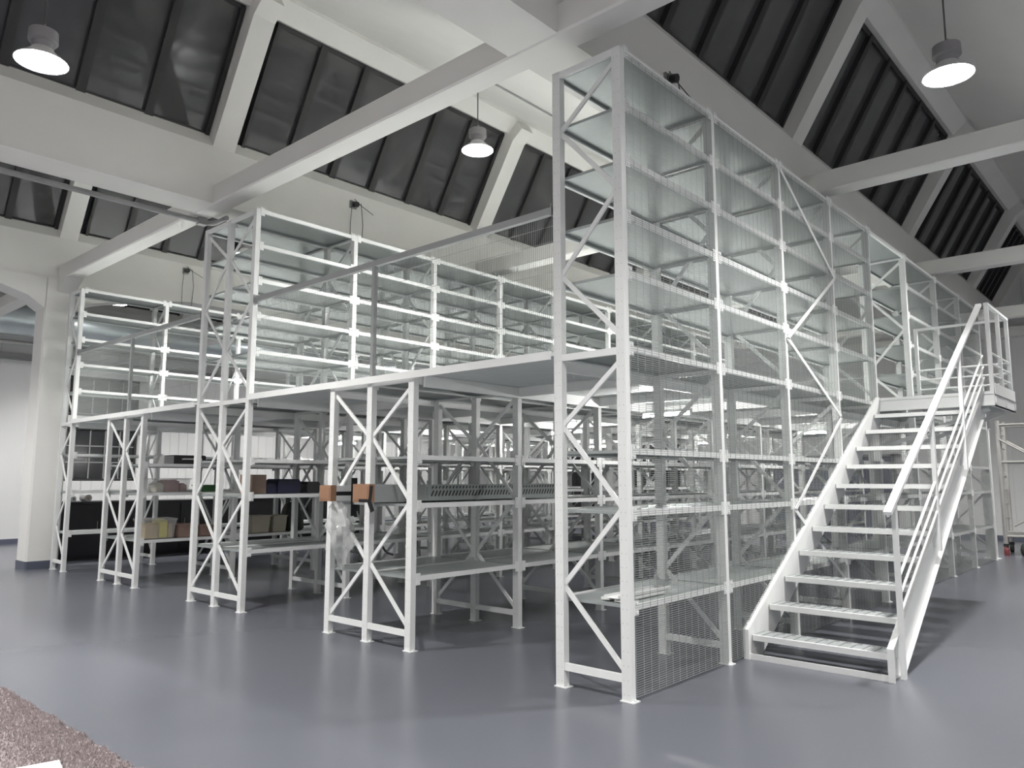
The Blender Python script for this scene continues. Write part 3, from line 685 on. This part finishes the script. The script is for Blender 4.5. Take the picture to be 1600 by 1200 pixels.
put('tape_strip', MB().box(-0.02, wB+0.010, -0.018, -0.014, 0.0, 0.03).mesh('tape_strip', 'tape'), pB, label='black tape strip')
# crumpled plastic film hanging from the left package
def film():
    m = MB(); nu, nv = 18, 22; rr = random.Random(11)
    for j in range(nv+1):
        v = j/nv; w = 0.05+0.14*math.sin(math.pi*min(1, v*1.15))**0.8 if v < 0.85 else 0.08*(1.6-v)
        for i in range(nu):
            a = 2*math.pi*i/nu
            r = w*(1+0.25*math.sin(3*a+9*v)+0.15*math.sin(5*a-14*v)+rr.uniform(-0.08, 0.08))
            m.v.append((0.02+0.06*math.sin(4*v)+r*math.cos(a)*0.75, 0.05+0.12*v*v+r*math.sin(a)*0.55, -0.70*v))
    for j in range(nv):
        for i in range(nu): m.f.append((j*nu+i, j*nu+(i+1) % nu, (j+1)*nu+(i+1) % nu, (j+1)*nu+i))
    return m
fo = put('plastic_film', film().mesh('plastic_film', 'film', True), None, (-3.55, -0.13, 1.37))
tag(fo, 'crumpled clear plastic film hanging from the left profile package', 'plastic film')
tag(put('tape_scrap', MB().tube([(0, 0, 0), (0.01, 0.02, -0.06), (0.03, 0.05, -0.10), (0.06, 0.10, -0.12)], 0.012, 6).mesh('tape_scrap', 'tape'), None, (-3.0, 0.1, 0.96)), 'curled black tape scrap stuck to the brace of the front rack', 'tape')
# white strips lying on the bottom shelf of the mesh covered rack
for k, (x0, x1, y0, L, dz) in enumerate(((-0.34, -0.26, 0.12, 0.9, 0.0), (-0.20, -0.13, 0.10, 0.62, 0.0), (-0.29, -0.16, 0.09, 0.7, 0.022))):
    o = put('shelf_strip', MB().prism([(x0, 0), (x1, 0), (x1, 0.02), (x1-0.003, 0.02), (x1-0.003, 0.003), (x0+0.003, 0.003), (x0+0.003, 0.02), (x0, 0.02)], 'y', 0, L).mesh('shelf_strip', 'white'), None, (0, y0, 0.680+dz))
    tag(o, ['white metal strip farthest in on the bottom shelf of the mesh covered rack', 'white metal strip nearest the mesh on the bottom shelf', 'white metal strip lying across the two others on the bottom shelf'][k], 'strip', 'white strips on the bottom shelf')

# ------------------------------------------------------------------ black cabinets along the left aisle
for k in range(5):
    t = thing('base_cabinet', ['black base cabinet nearest the column, rolls on its top', 'second black base cabinet from the column', 'third black base cabinet from the column behind the bins', 'fourth black base cabinet from the column', 'farthest black base cabinet in the row'][k], 'cabinet', (-13.85, 0.5+1.6*k, 0), group='black base cabinets behind the far rack')
    put('cabinet_body', MB().box(-0.4, 0.36, 0, 1.58, 0.08, 1.10).box(-0.36, 0.30, 0.02, 1.56, 0, 0.08).mesh('cabinet_body', 'black'), t)
    put('cabinet_top', MB().box(-0.42, 0.42, -0.005, 1.585, 1.10, 1.14).mesh('cabinet_top', 'black'), t)
    for i in range(2):
        d = put('cabinet_door', MB().box(0.362, 0.382, 0.02+0.78*i, 0.78+0.78*i, 0.10, 1.08).mesh('cabinet_door', 'black'), t)
        put('door_handle', MB().tube([(0.395, 0.70 if i == 0 else 0.88, 0.55), (0.395, 0.70 if i == 0 else 0.88, 0.75)], 0.007, 6).mesh('door_handle', 'conduit'), d)
for k, (y, r, ln, l) in enumerate(((0.78, 0.055, 0.28, 'shiny silver roll on the nearest black cabinet'), (1.05, 0.07, 0.3, 'dark grey roll on the nearest black cabinet'))):
    t = thing('material_roll', l, 'roll', (-13.75, y, 1.14+r), group='rolls on the black cabinet')
    put('roll_body', MB().tube([(-ln/2, 0, 0), (ln/2, 0, 0)], r, 18).mesh('roll_body', 'duct' if k == 0 else 'conduit', True), t)
    put('core', MB().tube([(-ln/2-0.01, 0, 0), (ln/2+0.01, 0, 0)], r*0.35, 12).mesh('core', 'kraft', True), t)

# ------------------------------------------------------------------ mobile scaffold and clutter at the far right
sc = thing('mobile_scaffold', 'aluminium mobile scaffold tower at the right edge', 'scaffold', (0.6, 14.9, 0))
def sl(a, b, r=0.025): return MB().tube([a, b], r, 8)
for ex in (-0.68, 1.0):
    for y in (-0.32, 0.32):
        put('upright', sl((ex, y, 0.2), (ex, y, 2.85), 0.045 if ex < 0 else 0.03).mesh('upright', 'alu', True), sc)
        put('wheel', MB().tube([(ex-0.03, y, 0.09), (ex+0.03, y, 0.09)], 0.09, 16).box(ex-0.045, ex+0.045, y-0.05, y+0.05, 0.16, 0.22).mesh('wheel', 'rubber', True), sc)
    for z in (0.45, 0.75, 1.05, 1.35, 1.65, 1.95, 2.25, 2.55): put('rung', sl((ex, -0.32, z), (ex, 0.32, z), 0.016).mesh('rung', 'alu', True), sc)
put('diagonal', sl((-0.68, -0.34, 2.45), (1.0, -0.34, 1.35), 0.022).mesh('diagonal', 'alu', True), sc)
put('diagonal', sl((-0.68, 0.34, 2.45), (1.0, 0.34, 1.35), 0.022).mesh('diagonal', 'alu', True), sc)
put('diagonal', sl((-0.5, -0.34, 0.6), (1.0, -0.34, 1.5), 0.02).mesh('diagonal', 'alu', True), sc)
for z in (0.38, 1.95, 2.75):
    for y in (-0.32, 0.32): put('ledger', sl((-0.68, y, z), (1.0, y, z), 0.03).mesh('ledger', 'alu', True), sc)
put('scaffold_deck', MB().box(-0.64, 0.96, -0.28, 0.28, 0.42, 0.47).box(-0.66, 0.98, -0.30, 0.30, 0.40, 0.42).mesh('scaffold_deck', 'alu'), sc)
sack('cloth_bag', 'dark lumpy bag lying on the floor under the scaffold', (0.35, 14.45, 0.0), 0.35, 0.3, 0.28, 'dgreen')
tag(put('red_canister', MB().lathe([(0.0, 0), (0.05, 0), (0.055, 0.02), (0.055, 0.12), (0.04, 0.15), (0.015, 0.16), (0.015, 0.19), (0.0, 0.19)], 16).mesh('red_canister', 'red', True), None, (-0.02, 14.25, 0)), 'small dark red canister on the floor beside the scaffold', 'canister')
tag(put('steel_post', MB().box(-0.09, 0.09, -0.06, 0.06, 0.01, 2.6).box(-0.14, 0.14, -0.11, 0.11, 0, 0.012).box(-0.11, 0.11, -0.08, 0.08, 2.6, 2.612).mesh('steel_post', 'white'), None, (-0.12, 13.35, 0)), 'broad white steel post at the far end of the mesh covered rack', 'post')
# small trolley in the aisle
tr = thing('hand_trolley', 'small dark trolley deep in the aisle between the low rack and middle rack', 'trolley', (-4.55, 10.9, 0))
put('trolley_deck', MB().box(-0.35, 0.35, -0.25, 0.25, 0.14, 0.18).box(-0.33, 0.33, -0.23, 0.23, 0.18, 0.19).mesh('trolley_deck', 'conduit'), tr)
for x in (-0.27, 0.27):
    for y in (-0.18, 0.18): put('wheel', MB().tube([(x-0.02, y, 0.06), (x+0.02, y, 0.06)], 0.06, 14).box(x-0.025, x+0.025, y-0.02, y+0.02, 0.10, 0.14).mesh('wheel', 'rubber', True), tr)
put('motor', MB().tube([(-0.25, 0, 0.30), (0.22, 0, 0.30)], 0.11, 16).box(-0.2, 0.15, -0.09, 0.09, 0.19, 0.28).mesh('motor', 'black', True), tr)
put('push_handle', MB().tube([(-0.34, -0.2, 0.18), (-0.38, -0.2, 0.85), (-0.38, 0.2, 0.85), (-0.34, 0.2, 0.18)], 0.014, 8).mesh('push_handle', 'conduit', True), tr)

# ------------------------------------------------------------------ carpet corner in the foreground
cp = thing('carpet', 'brownish pink carpet with a fuzzy edge at the lower left corner', 'carpet', (-3.2, -4.5, 0))
m = MB(); N = 120; x0, x1 = -3.4, 3.0; rr = random.Random(5)
edge = [1.585+0.012*math.sin(i*0.7)+0.01*math.sin(i*1.9)+rr.uniform(-0.008, 0.008) for i in range(N+1)]
for z in (0.0, 0.022):
    for i in range(N+1):
        x = x0+(x1-x0)*i/N; m.v += [(x, -1.6, z), (x, edge[i], z)]
n2 = 2*(N+1)
for i in range(N):
    a = 2*i
    m.f += [(a, a+1, a+3, a+2), (n2+a, n2+a+2, n2+a+3, n2+a+1), (a+1, n2+a+1, n2+a+3, a+3), (a, a+2, n2+a+2, n2+a)]
m.f += [(0, n2, n2+1, 1), (2*N, 2*N+1, n2+2*N+1, n2+2*N)]
put('carpet_base', m.mesh('carpet_base', 'carpet'), cp)
m = MB()
for k in range(36000):
    x = rr.uniform(-1.4, 2.4); i = min(N-1, int((x-x0)/(x1-x0)*N)); y = edge[i]+0.012-abs(rr.gauss(0, 0.30)) if k % 3 else rr.uniform(0.2, edge[i]+0.008)
    a = rr.uniform(0, 6.28); r = 0.0045; lx, ly = rr.gauss(0, 0.006), rr.gauss(0, 0.006); i0 = len(m.v)
    z = 0.02 if y < edge[i] else 0.001
    m.v += [(x+r*math.cos(a), y+r*math.sin(a), z), (x-r*math.cos(a), y-r*math.sin(a), z), (x+lx, y+ly, z+rr.uniform(0.010, 0.020))]
    m.f.append((i0, i0+1, i0+2))
put('pile', m.mesh('pile', 'pile', fix=False), cp, kind='stuff', label='short fuzzy carpet pile')
pp = MB()
for i in range(6):
    for j in (0, 1): pp.v.append((-0.15+0.06*i, -0.1+0.2*j, 0.004+0.010*(i/5)**2))
for i in range(6):
    for j in (0, 1): pp.v.append((-0.15+0.06*i, -0.1+0.2*j, 0.0035+0.010*(i/5)**2))
for i in range(5): pp.f += [(2*i, 2*i+2, 2*i+3, 2*i+1), (12+2*i, 12+2*i+1, 12+2*i+3, 12+2*i+2)]
tag(put('paper_sheet', pp.mesh('paper_sheet', 'paper'), None, (-1.548, -3.313, 0.044), (0, 0, -0.21)), 'corner of a white paper sheet lying on the carpet', 'paper')
